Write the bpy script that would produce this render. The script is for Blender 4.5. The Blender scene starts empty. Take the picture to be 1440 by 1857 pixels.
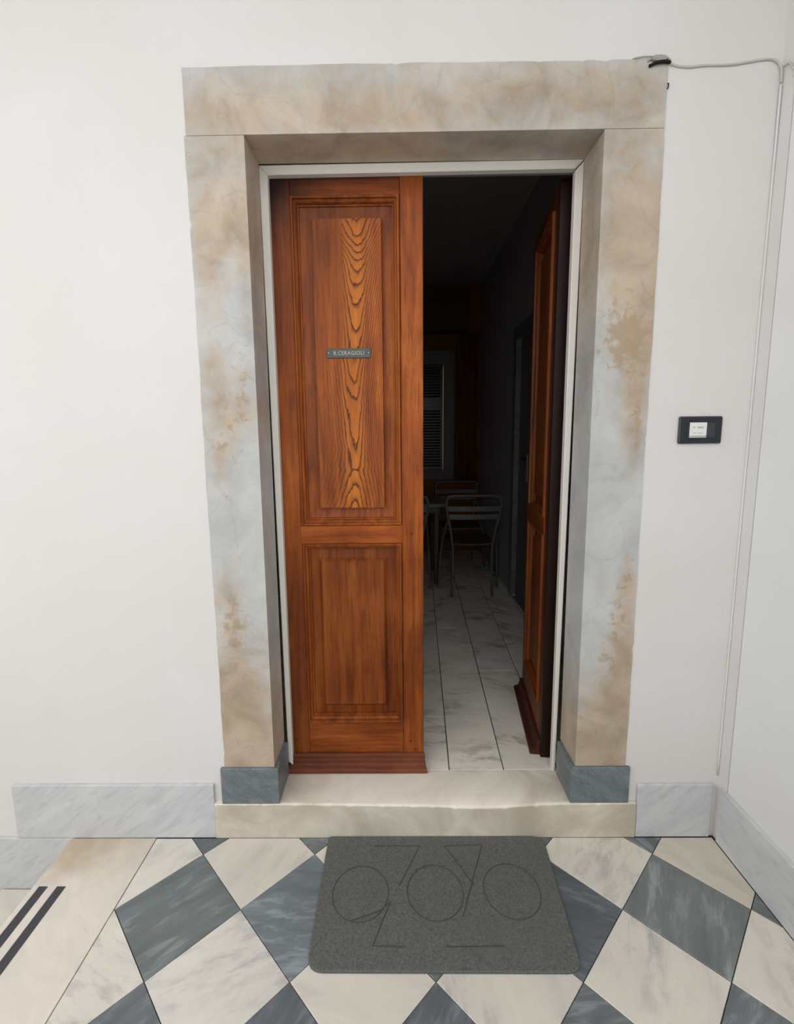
import bpy, bmesh, math, random
from mathutils import Vector, Matrix
S = bpy.context.scene
COL = S.collection
random.seed(7)

# ---------------------------------------------------------------- camera
cam = bpy.data.cameras.new('camera'); camo = bpy.data.objects.new('camera', cam); COL.objects.link(camo)
cam.sensor_fit = 'HORIZONTAL'; cam.sensor_width = 36
cam.lens = 854.8 / 1440 * 36
cam.shift_x = (720 - 712.24) / 1440
cam.shift_y = (913.17 - 928.5) / 1440
cam.clip_start = .05
pit, rol, yaw = (math.radians(a) for a in (7.8241, -0.5833, -0.5598))
fw = Vector((math.sin(yaw)*math.cos(pit), math.cos(yaw)*math.cos(pit), -math.sin(pit)))
rt = Vector((math.cos(yaw), -math.sin(yaw), 0)); up = rt.cross(fw)
r2 = rt*math.cos(rol) + up*math.sin(rol); u2 = -rt*math.sin(rol) + up*math.cos(rol)
camo.matrix_world = Matrix(((r2.x, u2.x, -fw.x, -0.0927), (r2.y, u2.y, -fw.y, -1.6219), (r2.z, u2.z, -fw.z, 1.5102), (0, 0, 0, 1)))
S.camera = camo

# ---------------------------------------------------------------- sky and light
w = bpy.data.worlds.new('sky'); S.world = w; w.use_nodes = True
bg = w.node_tree.nodes['Background']
bg.inputs[0].default_value = (.97, .985, 1, 1); bg.inputs[1].default_value = 1.6
def area(name, loc, target, sx, sy, power, color):
    l = bpy.data.lights.new(name, 'AREA'); l.shape = 'RECTANGLE'; l.size = sx; l.size_y = sy
    l.energy = power; l.color = color
    o = bpy.data.objects.new(name, l); COL.objects.link(o); o.location = loc
    o.rotation_euler = (Vector(target)-Vector(loc)).to_track_quat('-Z', 'Y').to_euler()
    return o
S.view_settings.view_transform = 'Standard'; S.view_settings.look = 'None'
S.view_settings.gamma = 1; S.view_settings.use_curve_mapping = False
S.view_settings.exposure = 0.29

# ---------------------------------------------------------------- helpers
def lin(c):
    return tuple(((v/255)/12.92 if v/255 <= .04045 else ((v/255+.055)/1.055)**2.4) for v in c) + (1,)
class NT:
    def __init__(s, name, rough=.5, spec=.5, coat=0):
        s.m = bpy.data.materials.new(name); s.m.use_nodes = True
        s.t = s.m.node_tree; s.b = s.t.nodes['Principled BSDF']
        s.b.inputs['Roughness'].default_value = rough
        s.b.inputs['Specular IOR Level'].default_value = spec
        s.b.inputs['Coat Weight'].default_value = coat
    def n(s, typ, **k):
        nd = s.t.nodes.new(typ)
        for a, v in k.items():
            if a.startswith('i_'):
                key = a[2:]; key = int(key) if key.isdigit() else key.replace('_', ' ')
                if hasattr(v, 'is_output'): s.t.links.new(v, nd.inputs[key])
                else: nd.inputs[key].default_value = v
            else: setattr(nd, a, v)
        return nd
    def link(s, a, b): s.t.links.new(a, b)
    def coord(s, rnd=False, rotz=0, scale=(1, 1, 1), rndrot=0):
        c = s.n('ShaderNodeTexCoord').outputs['Object']
        if rnd:
            oi = s.n('ShaderNodeObjectInfo')
            off = s.n('ShaderNodeVectorMath', operation='SCALE', i_0=(13.1, 7.7, 19.3), i_Scale=oi.outputs['Random']).outputs[0]
            if rndrot:
                a = s.n('ShaderNodeMath', operation='MULTIPLY', i_0=oi.outputs['Random'], i_1=rndrot*97.0).outputs[0]
                c = s.n('ShaderNodeVectorRotate', rotation_type='Z_AXIS', i_Vector=c, i_Angle=a).outputs[0]
            c = s.n('ShaderNodeVectorMath', operation='ADD', i_0=c, i_1=off).outputs[0]
        if rotz:
            c = s.n('ShaderNodeVectorRotate', rotation_type='EULER_XYZ', i_Vector=c)
            c.inputs['Rotation'].default_value = (0, 0, rotz) if not isinstance(rotz, tuple) else rotz
            c = c.outputs[0]
        mp = s.n('ShaderNodeMapping', i_Vector=c)
        mp.inputs['Scale'].default_value = scale
        return mp.outputs[0]
    def noise(s, v, scale, detail=4, rough=.55, dist=0, out=0):
        return s.n('ShaderNodeTexNoise', i_Vector=v, i_Scale=scale, i_Detail=detail, i_Roughness=rough, i_Distortion=dist).outputs[out]
    def ramp(s, f, *stops):
        r = s.n('ShaderNodeValToRGB', i_0=f).color_ramp
        nd = s.t.nodes[-1]
        while len(r.elements) < len(stops): r.elements.new(.5)
        for e, (p, c) in zip(r.elements, stops):
            e.position = p; e.color = c if isinstance(c, tuple) else (c, c, c, 1)
        return nd.outputs[0]
    def mix(s, f, a, b, mode='MIX'):
        m = s.n('ShaderNodeMix', data_type='RGBA', blend_type=mode)
        for k, v in ((0, f), (6, a), (7, b)):
            if hasattr(v, 'is_output'): s.link(v, m.inputs[k])
            else: m.inputs[k].default_value = v
        return m.outputs[2]
    def math(s, op, a, b=0.0, c=None, clamp=False):
        m = s.n('ShaderNodeMath', operation=op, i_0=a, i_1=b); m.use_clamp = clamp
        if c is not None: m.inputs[2].default_value = c
        return m.outputs[0]
    def attr(s, name): return s.n('ShaderNodeAttribute', attribute_name=name).outputs['Fac']
    def col(s, c):
        if hasattr(c, 'is_output'): s.link(c, s.b.inputs['Base Color'])
        else: s.b.inputs['Base Color'].default_value = c
    def bump(s, h, strength=.2, dist=.002):
        b = s.n('ShaderNodeBump', i_Height=h, i_Strength=strength, i_Distance=dist)
        s.link(b.outputs[0], s.b.inputs['Normal'])
    def rough(s, r): s.link(r, s.b.inputs['Roughness'])

def plain(name, c, rough=.5, metal=0, spec=.5, var=.06, scale=30):
    k = NT(name, rough, spec); k.b.inputs['Metallic'].default_value = metal
    v = k.coord(); f = k.noise(v, scale, 3)
    c0 = lin(c); k.col(k.mix(f, tuple(x*(1-var) for x in c0[:3])+(1,), tuple(min(1, x*(1+var)) for x in c0[:3])+(1,)))
    k.bump(f, .08, .001)
    return k.m

def link_obj(name, me, mat=None, parent=None, loc=None):
    o = bpy.data.objects.new(name, me); COL.objects.link(o)
    if mat and me is not None and len(me.materials) == 0: me.materials.append(mat)
    if loc: o.location = loc
    if parent: o.parent = parent
    return o
def obj(name, bm, mat, parent=None, loc=None, smooth=False):
    me = bpy.data.meshes.new(name)
    bmesh.ops.recalc_face_normals(bm, faces=bm.faces)
    if smooth:
        for f in bm.faces: f.smooth = True
    bm.to_mesh(me); bm.free()
    return link_obj(name, me, mat, parent, loc)
def empty(name, loc=(0, 0, 0), rz=0):
    o = bpy.data.objects.new(name, None); COL.objects.link(o); o.location = loc; o.rotation_euler[2] = rz
    o.empty_display_size = .1
    return o
def tag(o, label=None, cat=None, group=None, kind=None):
    if label: o['label'] = label
    if cat: o['category'] = cat
    if group: o['group'] = group
    if kind: o['kind'] = kind
    return o
def struct(o, label, cat=None):
    return tag(o, label, cat, kind='structure')
def box(bm, x0, x1, y0, y1, z0, z1, bevel=0):
    vs = [bm.verts.new((x, y, z)) for x in (x0, x1) for y in (y0, y1) for z in (z0, z1)]
    fs = [(0, 1, 3, 2), (4, 6, 7, 5), (0, 4, 5, 1), (2, 3, 7, 6), (0, 2, 6, 4), (1, 5, 7, 3)]
    ff = [bm.faces.new([vs[i] for i in f]) for f in fs]
    if bevel:
        es = list({e for f in ff for e in f.edges})
        bmesh.ops.bevel(bm, geom=es, offset=bevel, segments=1, affect='EDGES', profile=.5)
    return bm
def bx(*a, **k): return box(bmesh.new(), *a, **k)
def tube(bm, pts, r, seg=8, caps=True):
    pts = [Vector(p) for p in pts]; rings = []
    n = Vector((0, 0, 1)); prev = None
    for i, p in enumerate(pts):
        t = (pts[min(i+1, len(pts)-1)] - pts[max(i-1, 0)]).normalized()
        if prev is None:
            n = t.orthogonal().normalized()
        else:
            n = (n - t*n.dot(t)).normalized()
        prev = t; b = t.cross(n)
        rr = r[i] if isinstance(r, (list, tuple)) else r
        rings.append([bm.verts.new(p + n*rr*math.cos(a*math.tau/seg) + b*rr*math.sin(a*math.tau/seg)) for a in range(seg)])
    for i in range(len(rings)-1):
        for a in range(seg):
            bm.faces.new((rings[i][a], rings[i][(a+1) % seg], rings[i+1][(a+1) % seg], rings[i+1][a]))
    if caps:
        bm.faces.new(rings[0]); bm.faces.new(rings[-1])
    return bm
def smoothpath(pts, sub=6):
    pts = [Vector(p) for p in pts]; out = []
    for i in range(len(pts)-1):
        p0, p1, p2, p3 = pts[max(i-1, 0)], pts[i], pts[i+1], pts[min(i+2, len(pts)-1)]
        for k in range(sub):
            t = k/sub
            out.append(.5*((2*p1) + (p2-p0)*t + (2*p0-5*p1+4*p2-p3)*t*t + (-p0+3*p1-3*p2+p3)*t**3))
    out.append(pts[-1]); return out
def prism(bm, poly, z0, z1, bev=0.0):
    """poly: ccw list of (x, y); top edge optionally bevelled"""
    cx = sum(p[0] for p in poly)/len(poly); cy = sum(p[1] for p in poly)/len(poly)
    rows = []
    def ins(p, d):
        v = Vector((cx-p[0], cy-p[1])); L = max(v.length, 1e-6); v = v/L*min(d*1.3, L*.3); return (p[0]+v.x, p[1]+v.y)
    rows.append([bm.verts.new((x, y, z0)) for x, y in poly])
    if bev:
        rows.append([bm.verts.new((x, y, z1-bev)) for x, y in poly])
        rows.append([bm.verts.new((*ins(p, bev), z1)) for p in poly])
    else: rows.append([bm.verts.new((x, y, z1)) for x, y in poly])
    n = len(poly)
    for a, b in zip(rows, rows[1:]):
        for i in range(n): bm.faces.new((a[i], a[(i+1) % n], b[(i+1) % n], b[i]))
    bm.faces.new(rows[-1]); bm.faces.new(rows[0][::-1])
    return bm
def clip(poly, axis, val, keep_less):
    out = []
    for i in range(len(poly)):
        a, b = poly[i], poly[(i+1) % len(poly)]
        ia = (a[axis] <= val) == keep_less; ib = (b[axis] <= val) == keep_less
        if ia: out.append(a)
        if ia != ib:
            t = (val-a[axis])/(b[axis]-a[axis]); out.append((a[0]+(b[0]-a[0])*t, a[1]+(b[1]-a[1])*t))
    return out
def cliprect(poly, x0, x1, y0, y1):
    for ax, v, k in ((0, x0, False), (0, x1, True), (1, y0, False), (1, y1, True)):
        if len(poly) >= 3: poly = clip(poly, ax, v, k)
    res = []
    for p in poly:
        if not res or (abs(p[0]-res[-1][0])+abs(p[1]-res[-1][1])) > 1e-4: res.append(p)
    if len(res) > 1 and (abs(res[0][0]-res[-1][0])+abs(res[0][1]-res[-1][1])) < 1e-4: res.pop()
    if len(res) < 3: return []
    ar = abs(sum(res[i][0]*res[(i+1) % len(res)][1]-res[(i+1) % len(res)][0]*res[i][1] for i in range(len(res))))/2
    return res if ar > 2e-4 else []

# ---------------------------------------------------------------- materials
def m_plaster(name, c, bump=.25):
    k = NT(name, .75, .3); v = k.coord()
    big = k.noise(v, 1.3, 5, .6); fine = k.noise(v, 55, 4, .6); mid = k.noise(v, 9, 3)
    a = lin(c); b = lin((c[0]-4, c[1]-7, c[2]-9))
    k.col(k.mix(k.ramp(big, (.35, 0.0), (.68, 1.0)), a, b))
    h = k.math('ADD', k.math('MULTIPLY', fine, .5), k.math('MULTIPLY', mid, 1.2))
    k.bump(h, bump, .004); return k.m
M_wall = m_plaster('white_plaster', (214, 212, 210))
M_wall_r = m_plaster('cool_white_plaster', (222, 224, 223), .12)
M_wall_in = m_plaster('interior_grey_plaster', (172, 170, 172))
M_ochre = m_plaster('ochre_wall_paint', (128, 84, 26))
M_court = m_plaster('courtyard_plaster', (196, 188, 176))

def m_tile(name, c1, c2, cv, veinw, st=(1, 3.2, 1), rough=.32, scale=3.5, tone=True, streak=.6):
    """marble tile; each object gets its own vein direction, tone comes from the object colour"""
    k = NT(name, rough, .5); v = k.coord(True, rndrot=1.0, scale=st)
    big = k.noise(v, scale, 6, .6, .25)
    col = k.mix(k.ramp(big, (.3, 0.0), (.72, 1.0)), lin(c1), lin(c2))
    wv = k.noise(v, scale*2.6, 7, .66, .35)
    vm = k.ramp(wv, (.48, 0.0), (.48+veinw*3, 1.0))
    mask = k.ramp(k.noise(v, scale*.5, 2), (.40, 0.0), (.62, 1.0))
    col = k.mix(k.math('MULTIPLY', k.math('MULTIPLY', vm, mask), streak), col, lin(cv))
    sp = k.ramp(k.noise(v, 60, 2), (.72, 0.0), (.80, 1.0))
    col = k.mix(k.math('MULTIPLY', sp, .18), col, lin((60, 58, 56)))
    if tone:
        oc = k.n('ShaderNodeObjectInfo').outputs['Color']; col = k.mix(1.0, col, oc, 'MULTIPLY')
    k.col(col)
    k.rough(k.ramp(k.noise(v, 8, 3), (.3, rough-.06), (.7, rough+.14)))
    k.bump(k.noise(v, 25, 4), .06, .002); return k.m
M_tw = m_tile('white_marble_tile', (216, 209, 197), (200, 195, 186), (166, 163, 162), .06, (1, 2.6, 1), streak=.95)
M_td = m_tile('dark_marble_tile', (84, 90, 92), (106, 112, 114), (136, 142, 144), .05, (1, 4.5, 1), .34, streak=.7)
M_slab = m_tile('corridor_marble_slab', (238, 232, 219), (222, 216, 203), (160, 150, 136), .05, (1, 2.4, 1), .35, 2.6, True, .95)
def m_baseboard():
    k = NT('pale_grey_marble', .4, .4); v = k.coord(rotz=(0, math.radians(38), 0), scale=(1, 1, 4.5))
    big = k.noise(v, 3, 6, .6, .8); fi = k.noise(v, 12, 5, .6, .5)
    c = k.mix(k.ramp(big, (.35, 0.0), (.7, 1.0)), lin((200, 201, 200)), lin((184, 186, 188)))
    c = k.mix(k.math('MULTIPLY', k.ramp(fi, (.5, 0.0), (.66, 1.0)), .4), c, lin((160, 160, 162)))
    k.col(c); k.bump(fi, .05, .001); return k.m
M_base = m_baseboard()
def m_bluestone():
    k = NT('dark_blue_grey_marble', .38, .5); v = k.coord(rotz=(0, math.radians(-40), 0), scale=(1, 1, 2.6))
    big = k.noise(v, 7, 6, .65, 1.2)
    c = k.mix(k.ramp(big, (.3, 0.0), (.7, 1.0)), lin((88, 96, 100)), lin((118, 126, 128)))
    ve = k.ramp(k.math('ABSOLUTE', k.math('SUBTRACT', k.noise(v, 9, 6, .6, 2), .5)), (0.0, 1.0), (.02, 0.0))
    c = k.mix(k.math('MULTIPLY', ve, .3), c, lin((160, 165, 165)))
    k.col(c); k.bump(big, .1, .002); return k.m
M_blue = m_bluestone()
def m_stone(name='stained_door_stone'):
    """grey marble blocks: attribute 'brown' old brown patina plus browner upper reveals, attribute 'rust' ochre blotches"""
    k = NT(name, .55, .35); v = k.coord()
    n1 = k.noise(v, 5, 6, .6, .6); n2 = k.noise(v, 16, 5, .62, .4); n3 = k.noise(v, 2.2, 4, .6)
    grey = k.mix(k.ramp(n1, (.35, 0.0), (.7, 1.0)), lin((190, 190, 187)), lin((168, 169, 168)))
    brown = k.mix(k.ramp(n1, (.32, 0.0), (.68, 1.0)), lin((190, 173, 153)), lin((154, 137, 116)))
    mk = k.ramp(k.math('ADD', k.attr('brown'), k.math('MULTIPLY', k.math('SUBTRACT', n2, .5), 1.3)), (.12, 0.0), (.95, 1.0))
    c = k.mix(mk, grey, brown)
    rs = k.ramp(k.math('ADD', k.attr('rust'), k.math('MULTIPLY', k.math('SUBTRACT', k.noise(v, 30, 4, .6, .3), .5), 3.0)), (.45, 0.0), (.85, 1.0))
    c = k.mix(k.math('MULTIPLY', rs, .7), c, lin((160, 138, 108)))
    vein = k.ramp(k.math('ABSOLUTE', k.math('SUBTRACT', k.noise(v, 2.6, 3, .5, .6), .5)), (0.0, 1.0), (.008, 0.0))
    c = k.mix(k.math('MULTIPLY', vein, .16), c, lin((122, 114, 108)))
    fl = k.ramp(k.noise(v, 48, 2, .5), (.775, 0.0), (.80, 1.0))
    c = k.mix(k.math('MULTIPLY', fl, .7), c, lin((226, 218, 204)))
    k.col(c); k.bump(k.math('ADD', n2, k.math('MULTIPLY', k.noise(v, 70, 3), .4)), .22, .003); return k.m
M_stone = m_stone()
def m_step():
    k = NT('worn_white_marble_step', .5, .4); v = k.coord()
    n1 = k.noise(v, 4, 6, .6, .8); n2 = k.noise(v, 22, 4)
    c = k.mix(k.ramp(n1, (.35, 0.0), (.7, 1.0)), lin((236, 229, 215)), lin((216, 207, 190)))
    d = k.ramp(k.math('ADD', k.attr('dirt'), k.math('MULTIPLY', k.math('SUBTRACT', n1, .5), 1.2)), (.3, 0.0), (.95, 1.0))
    c = k.mix(k.math('MULTIPLY', d, .75), c, lin((164, 154, 135)))
    sp = k.ramp(k.noise(v, 70, 2), (.70, 0.0), (.77, 1.0))
    c = k.mix(k.math('MULTIPLY', sp, .4), c, lin((128, 108, 84)))
    k.col(c); k.bump(n2, .15, .002); return k.m
M_step = m_step()
def m_wood(name, axis='z', tint=1.0, c_lo=(96, 42, 12), c_mid=(152, 76, 24), c_hi=(190, 108, 44), field=False, rough=.40):
    k = NT(name, rough, .2, 0)
    k.b.inputs['Coat Roughness'].default_value = .25
    sc = {'z': (14, 14, .9), 'x': (.9, 14, 14)}[axis]
    v = k.coord(scale=sc); v0 = k.coord()
    g = k.noise(v, 2.2, 7, .62, .5); fine = k.noise(v, 9, 4, .6)
    blot = k.noise(v0, 3.2, 4, .6, .4)
    f = k.math('ADD', k.math('MULTIPLY', g, .62), k.math('MULTIPLY', blot, .38))
    c = k.ramp(f, (.30, lin(c_lo)), (.5, lin(c_mid)), (.70, lin(c_hi)))
    pores = k.ramp(fine, (.52, 0.0), (.70, 1.0))
    c = k.mix(k.math('MULTIPLY', pores, .5), c, lin((72, 28, 10)))
    stn = k.ramp(k.noise(k.coord(scale=(5, 5, 1.2) if axis == 'z' else (1.2, 5, 5)), 1.7, 4, .6, .6), (.56, 0.0), (.74, 1.0))
    c = k.mix(k.math('MULTIPLY', stn, .55), c, lin((66, 30, 16)))
    h = fine
    if field:
        gf = k.math('ADD', k.attr('rings'), k.math('MULTIPLY', k.math('SUBTRACT', k.noise(k.coord(scale=(26, 1, 9)), 1.0, 4, .62), .5), 1.7))
        fr = k.math('FRACT', gf)
        # late wood: sharp dark edge fading upward
        ln = k.ramp(fr, (0.0, 1.0), (.10, .75), (.30, .12), (.55, 0.0), (.93, 0.0), (1.0, 1.0))
        st = k.math('MULTIPLY', ln, k.attr('strength'))
        warm = k.mix(k.attr('warm'), c, k.mix(k.ramp(g, (.3, 0.0), (.7, 1.0)), lin((166, 88, 26)), lin((206, 124, 44))))
        c = k.mix(st, warm, lin((58, 24, 14)))
        h = k.math('SUBTRACT', fine, k.math('MULTIPLY', st, 1.0))
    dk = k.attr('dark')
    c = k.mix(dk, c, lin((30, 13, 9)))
    k.col(c); k.bump(h, .10, .0015)
    k.rough(k.ramp(blot, (.3, rough-.05), (.7, rough+.14)))
    return k.m
M_wz = m_wood('varnished_wood_upright'); M_wx = m_wood('varnished_wood_crosswise', 'x')
M_wf = m_wood('varnished_wood_cathedral_grain', field=True)
M_wk = m_wood('varnished_wood_foot_moulding', 'x', c_lo=(66, 30, 18), c_mid=(100, 52, 32), c_hi=(128, 72, 48), rough=.5)
M_paint = plain('white_frame_paint', (214, 210, 202), .45, var=.05, scale=14)
M_cable = plain('painted_cable_sheath', (190, 182, 177), .6, var=.12)
M_grey = plain('grey_cable_sheath', (150, 150, 142), .6, var=.25, scale=60)
M_black = plain('dark_bell_plastic', (26, 32, 40), .28, var=.1)
M_black2 = plain('bell_button_plastic', (46, 52, 54), .4, var=.1)
M_white = plain('bell_name_card', (222, 222, 218), .4, var=.02)
M_ink = plain('printed_grey_ink', (120, 124, 128), .6)
M_bronze = plain('patinated_brass_plate', (74, 82, 76), .45, .4, var=.35, scale=60)
M_letter = plain('worn_brass_lettering', (168, 158, 146), .4, .5, var=.15)
M_iron = plain('black_iron', (22, 20, 19), .5, .6)
M_strip = plain('dark_anti_slip_strip', (58, 58, 62), .75, var=.2, scale=90)
M_joint = plain('dark_joint_bed', (46, 34, 30), .9, var=.2)
M_tubes = plain('grey_painted_steel_tube', (104, 104, 102), .4, .2)
M_slat = plain('grey_slat', (98, 100, 100), .45)
M_seat = plain('worn_wood_seat', (74, 60, 42), .5)
M_table = plain('pale_stone_tabletop', (104, 110, 104), .35)
M_shut = plain('brown_louvre', (96, 66, 78), .5)
M_dark = plain('dark_glass_frame', (20, 20, 24), .3)
M_gwood = plain('grey_window_paint', (106, 100, 98), .5)
def m_mat():
    k = NT('grey_rubber_fibre_mat', .92, .2); v = k.coord()
    n = k.noise(v, 160, 4, .7); b = k.noise(v, 7, 4)
    c = k.mix(k.ramp(n, (.35, 0.0), (.68, 1.0)), lin((80, 82, 80)), lin((110, 111, 108)))
    c = k.mix(k.math('MULTIPLY', k.ramp(b, (.42, 0.0), (.7, 1.0)), .35), c, lin((98, 92, 82)))
    k.col(c); k.bump(n, .7, .004); return k.m
M_mat = m_mat()
M_matl = plain('dark_mat_ridge', (62, 62, 62), .9, var=.2, scale=120)
def m_curtain():
    k = NT('ochre_curtain_cloth', .85, .2); v = k.coord(scale=(8, 8, .6))
    k.col(k.mix(k.noise(v, 3, 4), lin((132, 84, 22)), lin((160, 108, 40)))); return k.m
M_curt = m_curtain()

# ---------------------------------------------------------------- measures
ZS = .1426                    # threshold and corridor floor height
JX, OX = .565, .753           # door stones: inner and outer half widths
ZT, ZO, ZP = 2.462, 2.655, .289
RW = 1.102                    # right wall
LX = -1.36                    # stair edge

# ---------------------------------------------------------------- walls outside
wm = bx(-3.4, -OX+.006, .003, .20, -1.6, 3.4)
struct(obj('wall_front', wm, M_wall), 'white plastered wall left of the stone doorway')
struct(obj('wall_front', bx(OX-.006, RW+.3, .003, .20, -.3, 3.4), M_wall), 'white plastered wall between the stone doorway and the right corner')
struct(obj('wall_front', bx(-OX+.006, OX-.006, .003, .20, ZO-.006, 3.4), M_wall), 'white plastered wall above the stone lintel')
struct(obj('wall_front', bx(-OX+.006, OX-.006, .012, .20, -.3, -.001), M_wall), 'wall footing under the doorstep, hidden below the floor')
# right wall: short plaster strip at the corner, then a cooler coat set back behind a crack
rwl = bx(RW, RW+.25, -.046, .003, -.3, 3.4)
struct(obj('wall_right', rwl, M_wall), 'narrow warm white plaster strip in the right corner')
rw2 = bx(RW+.004, RW+.25, -1.7, -.049, .20, 3.4)
box(rw2, RW+.004, RW+.25, -1.7, -.049, -.3, .20)
box(rw2, RW+.004, RW+.25, -4.2, -1.7, -.3, .95)  # unseen far stretch, kept low to let more light in
box(rw2, RW+.012, RW+.25, -.049, -.046, -.3, 3.4)
struct(obj('wall_right', rw2, M_wall_r), 'cool white side wall to the right of the corner crack')
struct(obj('wall_back_added', bx(-3.4, RW+.25, -4.45, -4.2, -1.6, .95), M_court), 'unseen plastered wall added behind the viewer, kept low for sky light')  # added out of view, low enough for sky light to reach the doorway
struct(obj('wall_left_added', bx(-3.65, -3.4, -4.45, .2, -1.6, .6), M_court), 'unseen plastered wall added beyond the stairs, kept low for light from the left')  # added out of view, lowered to brighten the right-hand walls
struct(obj('ceiling', bx(-2.6, RW+.25, -1.2, .2, 3.4, 3.52), M_wall), 'unseen white ceiling piece added over the landing to even the light')  # added out of view to hold sky light off the upper wall

# hairline marks on the plaster
def flat_mark(name, pts, r, mat, label, cat):
    tag(obj(name, tube(bmesh.new(), pts, r, 5), mat), label, cat)

# ---------------------------------------------------------------- baseboards
def board(name, x0, x1, z0, z1, label, y1=.003):
    o = obj(name, bx(x0, x1, -.011, y1, z0, z1, bevel=.0015), M_base)
    struct(o, label); return o
board('baseboard_left', -1.566, -.797, .001, .222, 'pale grey marble baseboard left of the doorway')
board('baseboard_right', .80, 1.078, .001, .217, 'short pale marble baseboard between step and right corner')
board('baseboard_stairs', -1.362, -1.367+.012, -.02, .0, 'thin marble end piece') if False else None
sb = bx(-2.2, LX+.012, -.009, .003, -.225, -.003, bevel=.0015)
struct(obj('baseboard_stairs', sb, M_base), 'pale marble skirting slab beside the top stair, below the left baseboard')
rb = bmesh.new(); box(rb, RW-.012, RW+.004, -4.2, -.03, .001, .218, bevel=.0015)
struct(obj('baseboard_side', rb, M_base), 'pale grey marble baseboard along the right side wall')

# ---------------------------------------------------------------- floor tiles
D = .4117; TX, TY = .0042, -.0825
floor = obj('floor', bx(-1.03, RW, -4.2, .012, -.08, -.006), M_joint)
struct(floor, 'landing floor of white and dark marble squares laid diagonally')
WHITE, DARK = [], []
def tile(cx, cy, mat, zj):
    h = D/2 - .0016
    poly = [(cx-h, cy), (cx, cy-h), (cx+h, cy), (cx, cy+h)]
    poly = cliprect(poly, -1.026, RW-.013, -4.2, -.0125)
    if not poly: return
    px = sum(p[0] for p in poly)/len(poly); py = sum(p[1] for p in poly)/len(poly)
    o = obj('tile', prism(bmesh.new(), [(x-px, y-py) for x, y in poly], -.006-zj*0, .0+zj, .0012), mat, floor, (px, py, 0))
    return o
TONE = {  # (i, j, kind): tone taken from the individual stones seen in the photograph
    ('d', 2, -1): (1.32, 1.30, 1.25), ('d', -1, -1): (1.30, 1.33, 1.38), ('d', -2, -1): (1.08, 1.1, 1.06), ('d', 1, -1): (.78, .80, .84),
    ('d', -1, -2): (.86, .88, .93), ('d', 0, -2): (.95, .96, .98), ('w', 2, 0): (.90, .87, .82), ('w', -2, -1): (.97, .98, 1.0), ('w', 1, -1): (1.0, 1.0, .99)}
rt_ = random.Random(5)
for j in range(-11, 2):
    for i in range(-4, 4):
        o = tile(TX+(i+.5)*D, TY+j*D, M_tw, rt_.uniform(-.0003, .0004))
        t = rt_.uniform(.94, 1.04)
        if o: o.color = (*TONE.get(('w', i, j), (t, t, t*.99)), 1)
        o = tile(TX+i*D, TY+(j+.5)*D, M_td, rt_.uniform(-.0003, .0004))
        t = rt_.uniform(.85, 1.15)
        if o: o.color = (*TONE.get(('d', i, j), (t, t, t)), 1)

# stair: top slab with inlaid strips, then the flight going down to the left
def stair(name, x1, z, label, strips):
    bm = bmesh.new()
    x0 = x1 - .33; n = 7
    rows = []
    prof = [(x1, z-.04), (x1, z-.001), (x1-.001, z)] + [(x0+.012, z)] + [(x0+.012-.012*math.sin(a), z-.012+.012*math.cos(a)) for a in (.5, 1.0, 1.57)] + [(x0, z-.03), (x0+.006, z-.038), (x0+.014, z-.04)]
    ys = [-.0125 - 4.17*(i/40)**1.6 for i in range(41)]
    for y in ys:
        rows.append([bm.verts.new((x + (random.uniform(-.0015, .0015) if 3 < q < 8 else 0), y, zz)) for q, (x, zz) in enumerate(prof)])
    m = len(prof)
    for a, b in zip(rows, rows[1:]):
        for q in range(m): bm.faces.new((a[q], a[(q+1) % m], b[(q+1) % m], b[q]))
    bm.faces.new(rows[0]); bm.faces.new(rows[-1][::-1])
    o = obj(name, bm, M_tw_stair); struct(o, label)
    obj('riser', bx(x0+.028, x0+.05, -4.17, -.0125, z-.222, z-.04), M_base, o)
    if strips:
        for a, b in ((-1.333, -1.303), (-1.271, -1.241)):
            obj('anti_slip_strip', bx(a, b, -3.4, -.209, z-.004, z+.0012), M_strip, o)
    return o
def m_stairslab():
    k = NT('stained_white_marble_slab', .4, .45); v = k.coord(rotz=(0, 0, math.radians(50)), scale=(1, 2.2, 1)); v0 = k.coord()
    big = k.noise(v, 5, 6, .6, 1); c = k.mix(k.ramp(big, (.3, 0.0), (.7, 1.0)), lin((216, 207, 192)), lin((200, 193, 184)))
    d = k.n('ShaderNodeVectorMath', operation='DISTANCE', i_0=v0, i_1=(-1.30, -.06, 0)).outputs['Value']
    m = k.ramp(k.math('ADD', d, k.math('MULTIPLY', k.noise(v0, 18, 4), .16)), (.12, 1.0), (.24, 0.0))
    c = k.mix(k.math('MULTIPLY', m, .55), c, lin((160, 132, 92)))
    d2 = k.n('ShaderNodeVectorMath', operation='DISTANCE', i_0=v0, i_1=(-1.15, 0, 0)).outputs['Value']
    m2 = k.ramp(k.math('ADD', d2, k.math('MULTIPLY', k.noise(v0, 14, 4), .3)), (.18, 1.0), (.38, 0.0))
    c = k.mix(k.math('MULTIPLY', m2, .35), c, lin((170, 148, 112)))
    sp = k.ramp(k.noise(v, 34, 3), (.66, 0.0), (.74, 1.0)); c = k.mix(k.math('MULTIPLY', sp, .35), c, lin((130, 120, 114)))
    k.col(c); k.bump(big, .08, .002); return k.m
M_tw_stair = m_stairslab()
stair('stair_tread', -1.0295, 0.0, 'pale marble top stair slab with two dark anti-slip strips', True)
for q in range(1, 6):
    stair('stair_tread', -1.0295-.30*q, -.222*q, 'marble stair slab descending to the left, %s one below the landing' % ['', 'first', 'second', 'third', 'fourth', 'fifth'][q], False)
struct(obj('floor', bx(-3.4, -1.0295, -4.2, .003, -1.6, -1.37), M_court), 'paving at the foot of the stairs, out of sight below the top slab')

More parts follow.
